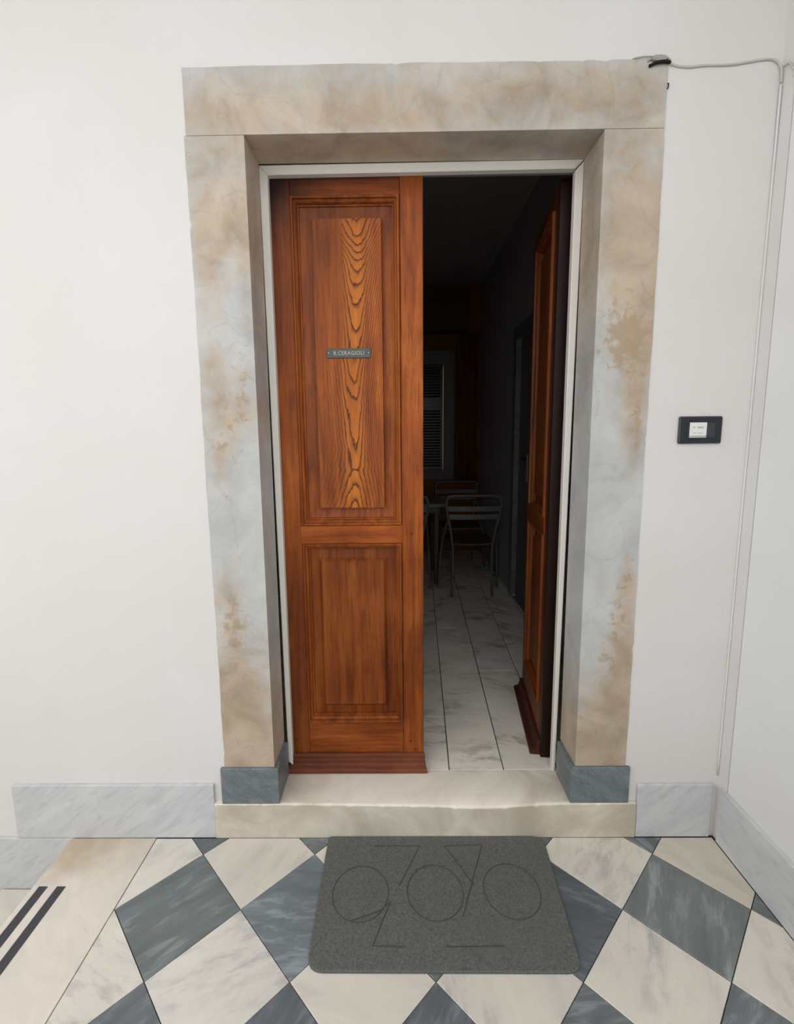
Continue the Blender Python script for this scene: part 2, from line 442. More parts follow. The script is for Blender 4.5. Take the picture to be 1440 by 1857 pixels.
# ---------------------------------------------------------------- threshold step
def make_step():
    bm = bmesh.new(); dl = bm.verts.layers.float.new('dirt')
    X0, X1, NX = -.797, .797, 110
    ys = [-.012, -.009, -.004, .004, .014, .03, .06, .09, .12, .15, .171]
    rnd = random.Random(3)
    chips = [(rnd.uniform(-.7, .7), rnd.uniform(.006, .014), rnd.uniform(.002, .006)) for _ in range(26)]
    rows = []
    for i in range(NX+1):
        x = X0 + (X1-X0)*i/NX
        wear = .016*math.exp(-((x-.24)/.17)**2) + .007*math.exp(-((x+.05)/.28)**2)
        ch = sum(d*max(0, 1-abs(x-c)/ww) for c, ww, d in chips)
        col = []
        fr = [(-.012, .001), (-.012, .03), (-.012, .07), (-.012, .105)]
        for y, z in fr:
            v = bm.verts.new((x, y, z)); v[dl] = .78; col.append(v)
        for y in ys:
            t = math.exp(-max(0, y+.012)/.028)
            z = ZS - wear*t - (.0035+ch if y < -.010 else .001 + ch*.5 if y < -.007 else 0)
            v = bm.verts.new((x, y, z)); side = max(0, 1-min(abs(x+.56), abs(x-.56))/.12)
            v[dl] = .75 if y < -.01 else .25+.35*side*(y > 0); col.append(v)
        col.append(bm.verts.new((x, .171, .06))); col.append(bm.verts.new((x, .01, .001)))
        rows.append(col)
    m = len(rows[0])
    for a, b in zip(rows, rows[1:]):
        for q in range(m): bm.faces.new((a[q], b[q], b[(q+1) % m], a[(q+1) % m]))
    bm.faces.new(rows[0]); bm.faces.new(rows[-1][::-1])
    o = obj('threshold_step', bm, M_step)
    return tag(o, 'worn pale marble doorstep with a chipped dipped front edge', 'doorstep')
make_step()

# ---------------------------------------------------------------- stone surround
def bl(x, z, c): return c[4]*math.exp(-((x-c[0])/c[2])**2-((z-c[1])/c[3])**2)
BROWN = [(-.66, 2.5, .25, .12, .45), (0, 2.55, .9, .16, .62), (-.2, 2.50, .3, .06, .4), (.45, 2.58, .3, .08, .35), (-.66, 2.22, .12, .15, 1.0), (-.70, 2.02, .05, .14, .6), (-.58, 2.1, .03, .3, .5), (-.70, 1.75, .06, .10, .7), (-.64, 1.60, .10, .10, .7), (-.70, 1.45, .05, .12, .6),
         (-.66, .34, .16, .32, 1.25), (-.70, .60, .1, .25, .6), (-.70, .95, .06, .15, .5),
         (.66, 2.15, .14, .30, 1.1), (.72, 1.9, .06, .3, .8), (.70, 1.62, .05, .25, .6), (.66, .34, .16, .30, 1.35), (.72, .75, .05, .25, .9), (.72, 1.0, .03, .1, .5)]
RUST = [(-.60, 1.72, .03, .14, .55), (-.64, 1.56, .04, .12, .5), (-.68, 1.95, .02, .06, .3), (-.70, 1.48, .03, .06, .5), (-.69, .95, .03, .12, .5), (-.68, .80, .06, .12, .6), (-.585, 2.2, .02, .12, .2),
        (.64, 1.84, .07, .11, .8), (.70, 1.82, .06, .14, .55), (.72, 1.55, .022, .14, .75), (.71, 1.02, .03, .06, .55), (.69, .86, .04, .10, .55), (.66, .68, .04, .10, .5)]
def stone_block(name, x0, x1, z0, z1, parent, label, ragged):
    """front at y=0, goes back to y=.161; outer edges slightly ragged"""
    bm = bmesh.new(); lb = bm.verts.layers.float.new('brown'); lr = bm.verts.layers.float.new('rust')
    step = .012; nx = max(2, round((x1-x0)/step)); nz = max(2, round((z1-z0)/step)); rn = random.Random(int(abs(x0)*100))
    jag = {}
    ph = [rn.uniform(0, 6) for _ in range(5)]
    chip = [(rn.uniform(0, 1), rn.uniform(.006, .02), rn.uniform(.001, .004)) for _ in range(9)]
    def J(t, L):
        a = .0011*math.sin(t*L*5+ph[0]) + .0006*math.sin(t*L*23+ph[1]) + .0004*math.sin(t*L*61+ph[2])
        return a - sum(d*max(0, 1-abs(t-c)*L/w_) for c, w_, d in chip)
    front = {}
    def val(v, x, z, deep=0):
        v[lb] = min(1.3, sum(bl(x, z, c) for c in BROWN) + .25*deep*(z > 1.5)); v[lr] = min(1.0, sum(bl(x, z, c) for c in RUST))*(1-.6*deep)  # side faces of the upper stones get extra brown with depth
    for i in range(nx+1):
        for j in range(nz+1):
            x = x0+(x1-x0)*i/nx; z = z0+(z1-z0)*j/nz
            dx = dz = 0
            if ragged == 'L' and i == 0: dx = -J(j/nz, z1-z0)
            if ragged == 'R' and i == nx: dx = J(j/nz, z1-z0)
            if ragged == 'T' and j == nz: dz = J(i/nx, x1-x0)
            v = bm.verts.new((x+dx, 0, z+dz)); val(v, x, z); front[i, j] = v
    for i in range(nx):
        for j in range(nz):
            bm.faces.new((front[i, j], front[i+1, j], front[i+1, j+1], front[i, j+1]))
    ys = [.0025, .04, .08, .12, .161]
    per = [(i, 0) for i in range(nx)] + [(nx, j) for j in range(nz)] + [(i, nz) for i in range(nx, 0, -1)] + [(0, j) for j in range(nz, 0, -1)]
    last = [front[p] for p in per]
    for q, y in enumerate(ys):
        cur = []
        for p in per:
            c = front[p].co; e = .0
            v = bm.verts.new((c.x, y, c.z)); val(v, c.x, c.z, min(1, y/.05)); cur.append(v)
        for a in range(len(per)):
            b = (a+1) % len(per); bm.faces.new((last[a], last[b], cur[b], cur[a]))
        last = cur
    bm.faces.new(last)
    for v in front.values(): pass
    edge = [e for e in bm.edges if e.is_boundary]
    o = obj(name, bm, M_stone, parent); o['label'] = label; return o
sur = empty('door_surround', (0, 0, ZS))
tag(sur, 'brown and grey stained stone surround framing the double door, on dark plinth blocks', 'door surround')
def par(o):
    o.parent = sur; o.location = Vector(o.location) - Vector((0, 0, ZS)); return o
par(stone_block('lintel', -OX+.005, OX-.002, ZT, ZO, None, 'one long stone across the top', 'T'))
par(stone_block('jamb', -OX, -JX, ZP, ZT-.0015, None, 'left upright stone', 'L'))
par(stone_block('jamb', JX, OX, ZP, ZT-.0015, None, 'right upright stone', 'R'))
for s in (-1, 1):
    xa, xb = sorted((s*.549, s*.767))
    bm = bx(xa, xb, -.010, .150, ZS+.0003, ZP-.001, bevel=.0015)
    p = par(obj('plinth_block', bm, M_blue)); p['label'] = 'dark blue-grey marble base block, ' + ('left' if s < 0 else 'right')

# ---------------------------------------------------------------- white door frame (behind the stones)
fr = empty('door_frame', (0, .16, ZS))
tag(fr, 'thin white painted wooden frame inside the stone doorway', 'door frame')
def fpar(o): o.parent = fr; o.location = Vector(o.location)-Vector((0, .16, ZS)); return o
fx0, fx1, fzt, fzb = .567, .537, 2.460, 2.428
bm = bmesh.new()
def strip(bm, quad, y0, y1, bev=.003):
    vs = [bm.verts.new((x, y1, z)) for x, z in quad]; vf = []
    cx = sum(q[0] for q in quad)/4; cz = sum(q[1] for q in quad)/4
    vm = [bm.verts.new((x, y0+bev, z)) for x, z in quad]
    for x, z in quad:
        d = Vector((cx-x, cz-z)); vf.append(bm.verts.new((x+math.copysign(bev, d.x), y0, z+math.copysign(bev, d.y))))
    for a, b in ((vs, vm), (vm, vf)):
        for i in range(4): bm.faces.new((a[i], a[(i+1) % 4], b[(i+1) % 4], b[i]))
    bm.faces.new(vf); bm.faces.new(vs[::-1])
strip(bm, [(-fx0, fzt), (fx0, fzt+.004), (fx1, fzb+.006), (-fx1, fzb)], .1615, .188)
fpar(obj('frame_head', bm, M_paint))
bm = bmesh.new(); strip(bm, [(-fx0, fzt), (-fx1, fzb), (-fx1+.002, .176), (-.553, .19)], .1615, .188)
fpar(obj('frame_upright', bm, M_paint))
bm = bmesh.new(); strip(bm, [(fx0, fzt), (fx1, fzb), (.535, ZS), (.549, ZS)], .1615, .188)
fpar(obj('frame_upright', bm, M_paint))

# ---------------------------------------------------------------- door leaves
def rings(bm, rect, prof):
    """mitred rectangle sweep; rect (x0,x1,z0,z1); prof [(inset, y)]"""
    x0, x1, z0, z1 = rect; R = []
    for d, y in prof:
        R.append([bm.verts.new(c) for c in ((x0+d, y, z0+d), (x1-d, y, z0+d), (x1-d, y, z1-d), (x0+d, y, z1-d))])
    for a, b in zip(R, R[1:]):
        for i in range(4): bm.faces.new((a[i], a[(i+1) % 4], b[(i+1) % 4], b[i]))
    return R
def interp(x, xs, ys):
    if x <= xs[0]: return ys[0]
    for i in range(len(xs)-1):
        if x <= xs[i+1]: return ys[i]+(ys[i+1]-ys[i])*(x-xs[i])/(xs[i+1]-xs[i])
    return ys[-1]
LH = 2.446
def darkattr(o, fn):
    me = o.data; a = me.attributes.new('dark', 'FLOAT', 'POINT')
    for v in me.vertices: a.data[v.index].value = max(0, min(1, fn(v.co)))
def grid_panel(rect, y, m, n, s):
    """dense field plate with the ring field of the plank's cathedral figure"""
    x0, x1, z0, z1 = rect; bm = bmesh.new()
    lr = bm.verts.layers.float.new('rings'); ls = bm.verts.layers.float.new('strength'); lw = bm.verts.layers.float.new('warm'); ld = bm.verts.layers.float.new('dark')
    # tip heights of the nested figure, measured down the plank as fractions of its height
    tips = [.00, .055, .085, .108, .135, .172, .227, .280, .357, .445, .545, .612, .765, .86]
    G = {}
    for i in range(m+1):
        for j in range(n+1):
            u = i/m; t = 1-j/n
            x = x0+(x1-x0)*u; z = z0+(z1-z0)*j/n
            c = .66-.13*t + .02*math.sin(t*9)
            dx = (u-c)*124            # photograph pixels across the plank
            a = abs(dx)*(.66 if dx < 0 else .86)
            if t > .55: a *= 1.0
            h = interp(a, [0, 5, 10, 14, 20, 30, 45, 90], [0, .25, .9, 1.8, 3.4, 6.2, 10.5, 22])
            if t < .86: g = interp(t, tips, list(range(len(tips))))
            else: g = 13 - (t-.86)*16
            if t > .78:
                k = min(1, (t-.78)/.06); h = h*(1-.35*k)
            if t < .12: h *= .5+.5*t/.12
            v = bm.verts.new((s*x, y, z))
            v[lr] = g + h
            st = 1.0 if a < 14 else .85 if a < 30 else .6
            if u < .42 and t < .45: st *= max(0, (t-.25)/.2)*.5 if t > .25 else 0.05
            if u < .3: st *= .55
            v[ls] = st; v[lw] = max(0, 1-a/22)*.9+.1
            v[ld] = .35*math.exp(-((u-.12)/.3)**2-((t-.08)/.12)**2) + .12*(1-u)*(1-.5*t)
            G[i, j] = v
    for i in range(m):
        for j in range(n): bm.faces.new((G[i, j], G[i+1, j], G[i+1, j+1], G[i, j+1]))
    return bm
def make_leaf(root, s, full):
    """local x from the hinge (0) to the free edge (.553*s); front face at y=0 looking towards -y; z from the floor"""
    W = .553
    def X(bm, a, b, *r, **k): aa, bb = sorted((s*a, s*b)); return box(bm, aa, bb, *r, **k)
    kids = []
    def add(name, bm, mat, fn=None, label=None):
        o = obj(name, bm, mat, root); kids.append(o)
        if not full:      # the open leaf: darkened all over, stiles and upper rails most, hinge edge blackest
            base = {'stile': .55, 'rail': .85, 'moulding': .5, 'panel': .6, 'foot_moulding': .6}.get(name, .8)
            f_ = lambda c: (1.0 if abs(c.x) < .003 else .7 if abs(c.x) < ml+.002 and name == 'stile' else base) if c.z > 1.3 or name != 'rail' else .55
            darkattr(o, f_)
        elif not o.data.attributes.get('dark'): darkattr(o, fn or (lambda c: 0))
        if label: o['label'] = label
        return o
    ml, mr = .077, .468
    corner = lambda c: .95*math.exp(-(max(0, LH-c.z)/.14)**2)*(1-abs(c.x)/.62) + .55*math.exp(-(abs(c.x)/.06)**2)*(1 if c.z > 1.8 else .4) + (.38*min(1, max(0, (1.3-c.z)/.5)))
    def dense(bm, step=.05):
        es = [e for e in bm.edges if e.calc_length() > step*1.6]
        for _ in range(3):
            es = [e for e in bm.edges if e.calc_length() > .12]
            if es: bmesh.ops.subdivide_edges(bm, edges=es, cuts=2, use_grid_fill=True)
        return bm
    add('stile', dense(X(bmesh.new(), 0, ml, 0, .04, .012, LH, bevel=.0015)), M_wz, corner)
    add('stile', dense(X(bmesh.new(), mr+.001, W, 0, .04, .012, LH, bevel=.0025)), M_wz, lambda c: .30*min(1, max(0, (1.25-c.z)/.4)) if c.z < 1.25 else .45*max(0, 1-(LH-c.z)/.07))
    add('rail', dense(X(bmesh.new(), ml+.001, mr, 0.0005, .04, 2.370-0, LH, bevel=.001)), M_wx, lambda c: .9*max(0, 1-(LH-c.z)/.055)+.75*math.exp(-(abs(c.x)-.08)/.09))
    add('rail', X(bmesh.new(), ml-.006, mr+.004, -.005, .04, 1.104, 1.177, bevel=.003), M_wx)
    add('rail', X(bmesh.new(), ml+.001, mr, 0.0005, .04, .03, .350, bevel=.001), M_wx, lambda c: .28)
    # mitred mouldings
    prof = [(0, .001), (.0010, -.008), (.004, -.0105), (.0085, -.009), (.0105, -.003), (.0105, .001), (.014, .001), (.019, .005), (.0225, .013), (.0225, .016), (.0265, .0165), (.0275, .0235)]
    for rc in ((ml, mr, 1.177, 2.370), (ml, mr, .350, 1.104)):
        x0, x1 = sorted((s*rc[0], s*rc[1]))
        bm = bmesh.new(); rings(bm, (x0, x1, rc[2], rc[3]), prof)
        for _ in range(1): bmesh.ops.subdivide_edges(bm, edges=[e for e in bm.edges if e.calc_length() > .15], cuts=9)
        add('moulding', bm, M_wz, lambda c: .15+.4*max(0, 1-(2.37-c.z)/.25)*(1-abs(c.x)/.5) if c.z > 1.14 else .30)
    # back board carrying the panels
    add('back_board', X(bmesh.new(), ml, mr, .030, .039, .06, 2.40), M_wz, lambda c: .4)
    # raised panels
    for rc, fld, top in (((ml+.025, mr-.022, 1.205, 2.345), (.152, .402, 1.245, 2.298), True), ((ml+.025, mr-.022, .378, 1.080), (.150, .396, .424, 1.030), False)):
        x0, x1 = sorted((s*rc[0], s*rc[1])); f0, f1 = sorted((s*fld[0], s*fld[1]))
        bm = bmesh.new()
        R = []
        R.append([(x0, .0235, rc[2]), (x1, .0235, rc[2]), (x1, .0235, rc[3]), (x0, .0235, rc[3])])
        b = .0025 if top else .012
        yg = .0285 if top else .0215
        R.append([(f0-b, yg, fld[2]-b), (f1+b, yg, fld[2]-b), (f1+b, yg, fld[3]+b), (f0-b, yg, fld[3]+b)])
        R.append([(f0, .0085, fld[2]), (f1, .0085, fld[2]), (f1, .0085, fld[3]), (f0, .0085, fld[3])])
        V = [[bm.verts.new(c) for c in r] for r in R]
        for a, c in zip(V, V[1:]):
            for i in range(4): bm.faces.new((a[i], a[(i+1) % 4], c[(i+1) % 4], c[i]))
        if not (top and full): bm.faces.new(V[2])
        bmesh.ops.subdivide_edges(bm, edges=[e for e in bm.edges if e.calc_length() > .3], cuts=14, use_grid_fill=True)
        if top and full:
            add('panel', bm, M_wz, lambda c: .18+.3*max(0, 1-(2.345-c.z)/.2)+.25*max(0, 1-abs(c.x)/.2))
            o = add('panel_field', grid_panel((fld[0], fld[1], fld[2], fld[3]), .0085, 62, 300, s), M_wf, label='figured plank with nested pointed grain')
        else:
            add('panel', bm, M_wz, lambda c: .40)
            continue
    # foot moulding (weather bar)
    pr = [(-.0005, .070), (-.009, .0695), (-.014, .063), (-.014, .050), (-.017, .043), (-.018, .034), (-.024, .025), (-.036, .019), (-.041, .014), (-.042, .004), (-.0005, .004)]
    bm = bmesh.new(); rows = []
    for e_ in (0, 1):
        rows.append([bm.verts.new((s*((W+.001-.28*y) if e_ else (-.004 if full else .012)), y, z)) for y, z in pr])
    for i in range(len(pr)): bm.faces.new((rows[0][i], rows[0][(i+1) % len(pr)], rows[1][(i+1) % len(pr)], rows[1][i]))
    bm.faces.new(rows[0]); bm.faces.new(rows[1][::-1])
    add('foot_moulding', bm, M_wk, lambda c: 0)
    # dowel pegs
    for px, pz in ((.508, 1.142), (.498, .262), (.518, .225), (.026, .27)):
        bm = bmesh.new(); bmesh.ops.create_cone(bm, cap_ends=True, segments=10, radius1=.0042, radius2=.0038, depth=.004, matrix=Matrix.Translation((s*px, -.0005, pz)) @ Matrix.Rotation(math.pi/2, 4, 'X'))
        add('dowel_peg', bm, M_wz, lambda c: .75)
    return kids
# every height above is in room metres, so roots stand at z = 0 level via an offset
def leaf_root(name, loc, rz, label):
    r = empty(name, loc, rz); tag(r, label, None, kind='structure'); return r
dl_ = leaf_root('door_1', (-.5445, .190, ZS), 0, 'closed left leaf of the brown varnished double door, with nameplate')
dr_ = leaf_root('door_2', (.515, .25, ZS), math.radians(-96.7), 'right leaf of the double door, swung open inward')
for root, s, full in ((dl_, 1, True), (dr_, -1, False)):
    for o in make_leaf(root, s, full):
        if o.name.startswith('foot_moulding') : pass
        else:
            o.location.z -= ZS
# heights of the foot moulding start at the leaf's base already
# nameplate
np_ = obj('nameplate', bx(.193, .358, .0035, .0085, 1.811-ZS, 1.845-ZS, bevel=.001), M_bronze, dl_)
np_['label'] = 'small greenish brass nameplate with raised capitals'
def text_mesh(body, size, ext, name, mat, parent, loc, rot, sx=1.0, label=None):
    cu = bpy.data.curves.new(name, 'FONT'); cu.body = body; cu.size = size; cu.extrude = ext; cu.align_x = 'CENTER'; cu.align_y = 'CENTER'
    cu.space_character = 1.12; cu.resolution_u = 2
    tmp = bpy.data.objects.new('tmp', cu); COL.objects.link(tmp); bpy.context.view_layer.update()
    me = bpy.data.meshes.new_from_object(tmp.evaluated_get(bpy.context.evaluated_depsgraph_get()))
    COL.objects.unlink(tmp); bpy.data.objects.remove(tmp)
    me.materials.clear()
    o = link_obj(name, me, mat, parent, loc); o.rotation_euler = rot; o.scale = (sx, 1, 1)
    if label: o['label'] = label
    return o
text_mesh('B.CERAGIOLI', .0205, .0007, 'lettering', M_letter, np_, (.2765, .0031, 1.8275-ZS), (math.pi/2, 0, 0), .88)
for x in (.2005, .3495):
    bm = bmesh.new(); bmesh.ops.create_uvsphere(bm, u_segments=10, v_segments=6, radius=.0034, matrix=Matrix.Translation((x, .0035, 1.829-ZS)) @ Matrix.Scale(.5, 4, (0, 1, 0)))
    obj('screw', bm, M_letter, np_, smooth=True)
# floor bolt at the foot of the open leaf
bm = tube(bmesh.new(), [(-.03, -.006, .02), (-.03, -.006, .055)], .004, 8)
bo = obj('floor_bolt', bm, M_letter, dr_); bo['label'] = 'small worn metal bolt at the foot'

# ---------------------------------------------------------------- inner room
IX0, IX1, IY1, CZ = -1.3, .90, 4.06, 3.27
wi = bx(IX0-.2, -.62, .201, .235, 0, CZ+.1)
box(wi, .625, IX1, .201, .235, 0, CZ+.1); box(wi, -.62, .625, .201, .235, 2.452, CZ+.1)
struct(obj('wall_inner', wi, M_wall_in), 'inner face of the entrance wall, seen only as the opening edge')
struct(obj('trim_1', bx(-.60, .60, .189, .2005, 2.4315, 2.60), M_gwood), 'grey painted rebate over the open half of the doorway')
wr = bx(IX1, IX1+.2, .2, 1.30, 0, CZ+.1); box(wr, IX1, IX1+.2, 2.46, IY1+.2, 0, CZ+.1); box(wr, IX1, IX1+.2, 1.30, 2.46, 2.40, CZ+.1)
struct(obj('wall_inner_right', wr, M_wall_in), 'dim grey right wall of the inner room')
struct(obj('wall_inner_left', bx(IX0-.2, IX0, .2, IY1+.2, 0, CZ+.1), M_wall_in), 'dim left wall of the inner room')
wb = bx(IX0, -.56, IY1, IY1+.2, 0, CZ+.1); box(wb, .47, IX1, IY1, IY1+.2, 0, CZ+.1)
box(wb, -.56, .47, IY1, IY1+.2, 0, 1.13); box(wb, -.56, .47, IY1, IY1+.2, 2.36, CZ+.1)
struct(obj('wall_inner_back', wb, M_ochre), 'dark ochre far wall of the inner room around the window')
struct(obj('ceiling', bx(IX0-.2, IX1+.2, .2, IY1+.2, CZ, CZ+.12), M_wall_in), 'dim ceiling of the inner room')
# floor slabs, laid slightly askew
fi = obj('floor', bx(IX0, IX1, .172, IY1, -.2, ZS-.006), M_joint); struct(fi, 'inner room floor of long pale marble slabs')
ang = math.radians(2.7); ca, sa = math.cos(ang), math.sin(ang)
rs = random.Random(11); WS = .226
OFF = {-1: .30, 0: .55, 1: 1.66, 2: 1.02, 3: 1.4}
for c in range(-7, 6):
    # column c spans local u from u0 to u0+WS, u measured at y=.172 so that joints hit .114 and .336
    u0 = .114 + (c)*WS + .0*c
    y = OFF.get(c+1, rs.uniform(.3, 1.5)) - 1.7
    while y < IY1+.3:
        L = 1.7
        pts = [(u0+.0022, y+.0015), (u0+WS-.0022, y+.0015), (u0+WS-.0022, y+L-.0015), (u0+.0022, y+L-.0015)]
        P = [(p[0]*1 + (p[1]-.172)*math.tan(ang), p[1]) for p in pts]
        P = cliprect(P, IX0, IX1, .1735, IY1)
        if P:
            px = sum(p[0] for p in P)/len(P); py = sum(p[1] for p in P)/len(P)
            o = obj('slab', prism(bmesh.new(), [(a-px, b-py) for a, b in P], -.006, rs.uniform(-.0003, .0003), .001), M_slab, fi, (px, py, ZS))
            t = rs.uniform(.93, 1.04); o.color = (t, t, t*.985, 1)
        y += L

# side door in the right wall: marble surround, pale leaf, black lever
sd = empty('door_3', (IX1, 1.88, ZS)); tag(sd, 'side doorway with grey marble surround in the right wall of the inner room', kind='structure')
def sp(o): o.parent = sd; o.location = Vector(o.location)-Vector((IX1, 1.88, ZS)); return o
sp(obj('jamb', bx(IX1-.012, IX1+.13, 2.36, 2.46, ZS+.001, 2.30, bevel=.002), M_blue))
sp(obj('jamb', bx(IX1-.012, IX1+.13, 1.30, 1.40, ZS+.001, 2.30, bevel=.002), M_blue))
sp(obj('lintel', bx(IX1-.012, IX1+.13, 1.30, 2.46, 2.301, 2.40, bevel=.002), M_blue))
lf = sp(obj('door_leaf', bx(IX1+.03, IX1+.07, 1.402, 2.358, ZS+.004, 2.298, bevel=.002), M_gwood))
sp(obj('backing', bx(IX1+.075, IX1+.2, 1.25, 2.5, 0, 2.45), M_wall_in))  # unseen box added to stop sky light leaking past the leaf
sp(obj('sill', bx(IX1-.002, IX1+.074, 1.402, 2.358, 0, ZS+.002), M_blue))
h = tube(bmesh.new(), smoothpath([(IX1+.03, 2.10, 1.345), (IX1-.012, 2.10, 1.345), (IX1-.02, 2.095, 1.345), (IX1-.02, 2.00, 1.343)], 4), .0075, 8)
ho = sp(obj('lever_handle', h, M_iron)); ho['label'] = 'black lever handle'
kp = sp(obj('lock_plate', bx(IX1+.024, IX1+.0305, 2.08, 2.12, 1.16, 1.38, bevel=.001), M_letter))

# window in the far wall
wn = empty('window_1', (0, IY1, 1.0)); tag(wn, 'window with white frame and closed louvred shutters in the far ochre wall', kind='structure')
def wp(o): o.parent = wn; o.location = Vector(o.location)-Vector((0, IY1, 1.0)); return o
WX0, WX1 = -.68, .59
for (a, b, c, d) in ((.462, WX1, 1.02, 2.52), (WX0, -.552, 1.02, 2.52), (-.552, .462, 2.36, 2.52), (-.552, .462, 1.02, 1.13)):
    wp(obj('casing', bx(a, b, IY1-.03, IY1+.02, c, d, bevel=.003), M_gwood))
wp(obj('mullion', bx(-.07, -.02, IY1-.005, IY1+.04, 1.13, 2.36, bevel=.003), M_gwood))
for (x0, x1) in ((-.55, -.075), (-.015, .46)):
    fm = bx(x0, x0+.03, IY1+.03, IY1+.06, 1.13, 2.36); box(fm, x1-.03, x1, IY1+.03, IY1+.06, 1.13, 2.36)
    box(fm, x0+.03, x1-.03, IY1+.03, IY1+.06, 1.88, 1.99); box(fm, x0+.03, x1-.03, IY1+.03, IY1+.06, 1.13, 1.17); box(fm, x0+.03, x1-.03, IY1+.03, IY1+.06, 2.34, 2.36)
    sf = wp(obj('shutter_frame', fm, M_dark))
    wp(obj('shutter_back', bx(x0, x1, IY1+.065, IY1+.075, 1.13, 2.36), M_dark))
    proto = None
    zs_ = [2.005+.033*q for q in range(11)] + [1.185+.034*q for q in range(20)]
    for z in zs_:
        if proto is None:
            bm = bx(-.208, .208, -.012, .012, -.0035, .0035); bmesh.ops.rotate(bm, verts=bm.verts, cent=(0, 0, 0), matrix=Matrix.Rotation(math.radians(-40), 3, 'X'))
            me = bpy.data.meshes.new('louvre'); bm.to_mesh(me); bm.free(); me.materials.append(M_shut); proto = me
        o = link_obj('louvre', proto, None, wn, ((x0+x1)/2, .045, z-1.0))
# pelmet and curtain
pl = obj('curtain_pelmet', bx(-.80, .73, IY1-.16, IY1-.001, 2.70, 3.05, bevel=.004), plain('brown_pelmet_wood', (84, 54, 24), .6))
box_ = bmesh.new(); box(box_, -.79, .72, IY1-.175, IY1-.161, 2.685, 2.715, bevel=.003)
rail_ = obj('lower_lip', box_, M_dark, pl)
tag(pl, 'brown boxed pelmet above the far window', 'pelmet')
def curtain(x0, x1, z0, z1, ph):
    bm = bmesh.new(); n = 56; rows = []
    for z in (z0, z0+.4, z0+.9, z1):
        rows.append([bm.verts.new((x0+(x1-x0)*i/n + .006*math.sin(z*4+i*.3), IY1-.085+.022*math.sin(i/n*math.tau*3.5+ph+.25*z), z)) for i in range(n+1)])
    for a, b in zip(rows, rows[1:]):
        for i in range(n): bm.faces.new((a[i], a[i+1], b[i+1], b[i]))
    bmesh.ops.solidify(bm, geom=bm.faces[:], thickness=.002)
    return bm
tag(obj('curtain', curtain(.60, .86, .98, 2.69, 0), M_curt, smooth=True), 'ochre curtain hanging right of the far window', 'curtain')

# ---------------------------------------------------------------- chairs and table
def make_chair(loc, rz, label):
    """steel tube chair; local +y is the seat's front, back towards -y"""
    r = empty('chair', loc, rz)
    tag(r, label, 'chair')
    b = bmesh.new()
    left = [(-.175, -.02, .48), (-.195, -.045, .62), (-.222, -.065, .74), (-.229, -.075, .82), (-.218, -.082, .868), (-.185, -.086, .890)]
    path = left + [(0, -.088, .892)] + [(-x, y, z) for x, y, z in left[::-1]]
    tube(b, smoothpath(path, 5), .0115, 10)
    obj('back_frame', b, M_tubes, r, smooth=True)
    for z, hh in ((.782, .042), (.712, .042)):
        bm = bmesh.new(); rows = []
        ww = .218 if z > .75 else .208
        for i in range(13):
            u = -1+2*i/12; x = ww*u; y = -.072 - .022*(1-u*u) + (.012 if z < .75 else 0)
            rows.append([bm.verts.new(c) for c in ((x, y-.004, z-hh/2), (x, y-.004, z+hh/2), (x, y+.004, z+hh/2), (x, y+.004, z-hh/2))])
        for a, c in zip(rows, rows[1:]):
            for q in range(4): bm.faces.new((a[q], a[(q+1) % 4], c[(q+1) % 4], c[q]))
        bm.faces.new(rows[0]); bm.faces.new(rows[-1][::-1])
        obj('back_slat', bm, M_slat, r)
    bm = bmesh.new(); rows = []                        # seat, slightly dished
    for i in range(9):
        u = -1+2*i/8; ring = []
        for y, wd in ((-.02, .165), (.1, .178), (.25, .190), (.37, .195), (.385, .19)):
            ring.append((wd*u, y, .478-.010*(1-u*u)-(0 if y < .38 else .01)))
        rows.append([bm.verts.new(c) for c in ring] + [bm.verts.new((c[0], c[1], c[2]-.014)) for c in ring[::-1]])
    for a, c in zip(rows, rows[1:]):
        m = len(a)
        for q in range(m): bm.faces.new((a[q], a[(q+1) % m], c[(q+1) % m], c[q]))
    bm.faces.new(rows[0]); bm.faces.new(rows[-1][::-1])
    obj('seat', bm, M_seat, r)
    bm = bmesh.new(); tube(bm, smoothpath([(-.175, -.02, .458), (-.19, .2, .455), (-.198, .36, .452), (-.16, .39, .452), (0, .392, .452), (.16, .39, .452), (.198, .36, .452), (.19, .2, .455), (.175, -.02, .458)], 4), .009, 8)
    obj('seat_rail', bm, M_tubes, r, smooth=True)
    for s in (-1, 1):
        bm = tube(bmesh.new(), smoothpath([(s*.175, -.02, .482), (s*.166, -.018, .40), (s*.168, -.02, .22), (s*.174, -.026, .0)], 4), .0105, 8)
        obj('leg', bm, M_tubes, r, smooth=True)
        bm = tube(bmesh.new(), smoothpath([(s*.210, -.058, .70), (s*.228, .05, .58), (s*.243, .16, .44), (s*.258, .20, .25), (s*.268, .22, .0)], 5), .0105, 8)
        obj('leg', bm, M_tubes, r, smooth=True)
    return r
def copy_tree(o, parent=None):
    c = o.copy(); COL.objects.link(c)
    if parent: c.parent = parent
    for ch in list(o.children): copy_tree(ch, c)
    return c
ch = make_chair((.548, 2.355, ZS), 0, 'grey steel tube chair with two back slats, nearest chair seen from behind')
c2 = copy_tree(ch); c2.location = (-.065, 2.34, ZS); c2['label'] = 'steel tube chair mostly hidden behind the closed door leaf, left of the nearest chair'
c3 = copy_tree(ch); c3.location = (.562, 3.50, ZS); c3.rotation_euler[2] = math.pi; c3['label'] = 'steel tube chair on the far side of the table, only its back rail showing'
tb = empty('table', (-.10, 2.93, ZS)); tag(tb, 'dim pale-topped table between the chairs', 'table')
obj('tabletop', bx(-.72, .46, -.30, .32, .745, .775, bevel=.004), M_table, tb)
obj('apron', bx(-.66, .40, -.25, .27, .68, .7445), M_seat, tb)
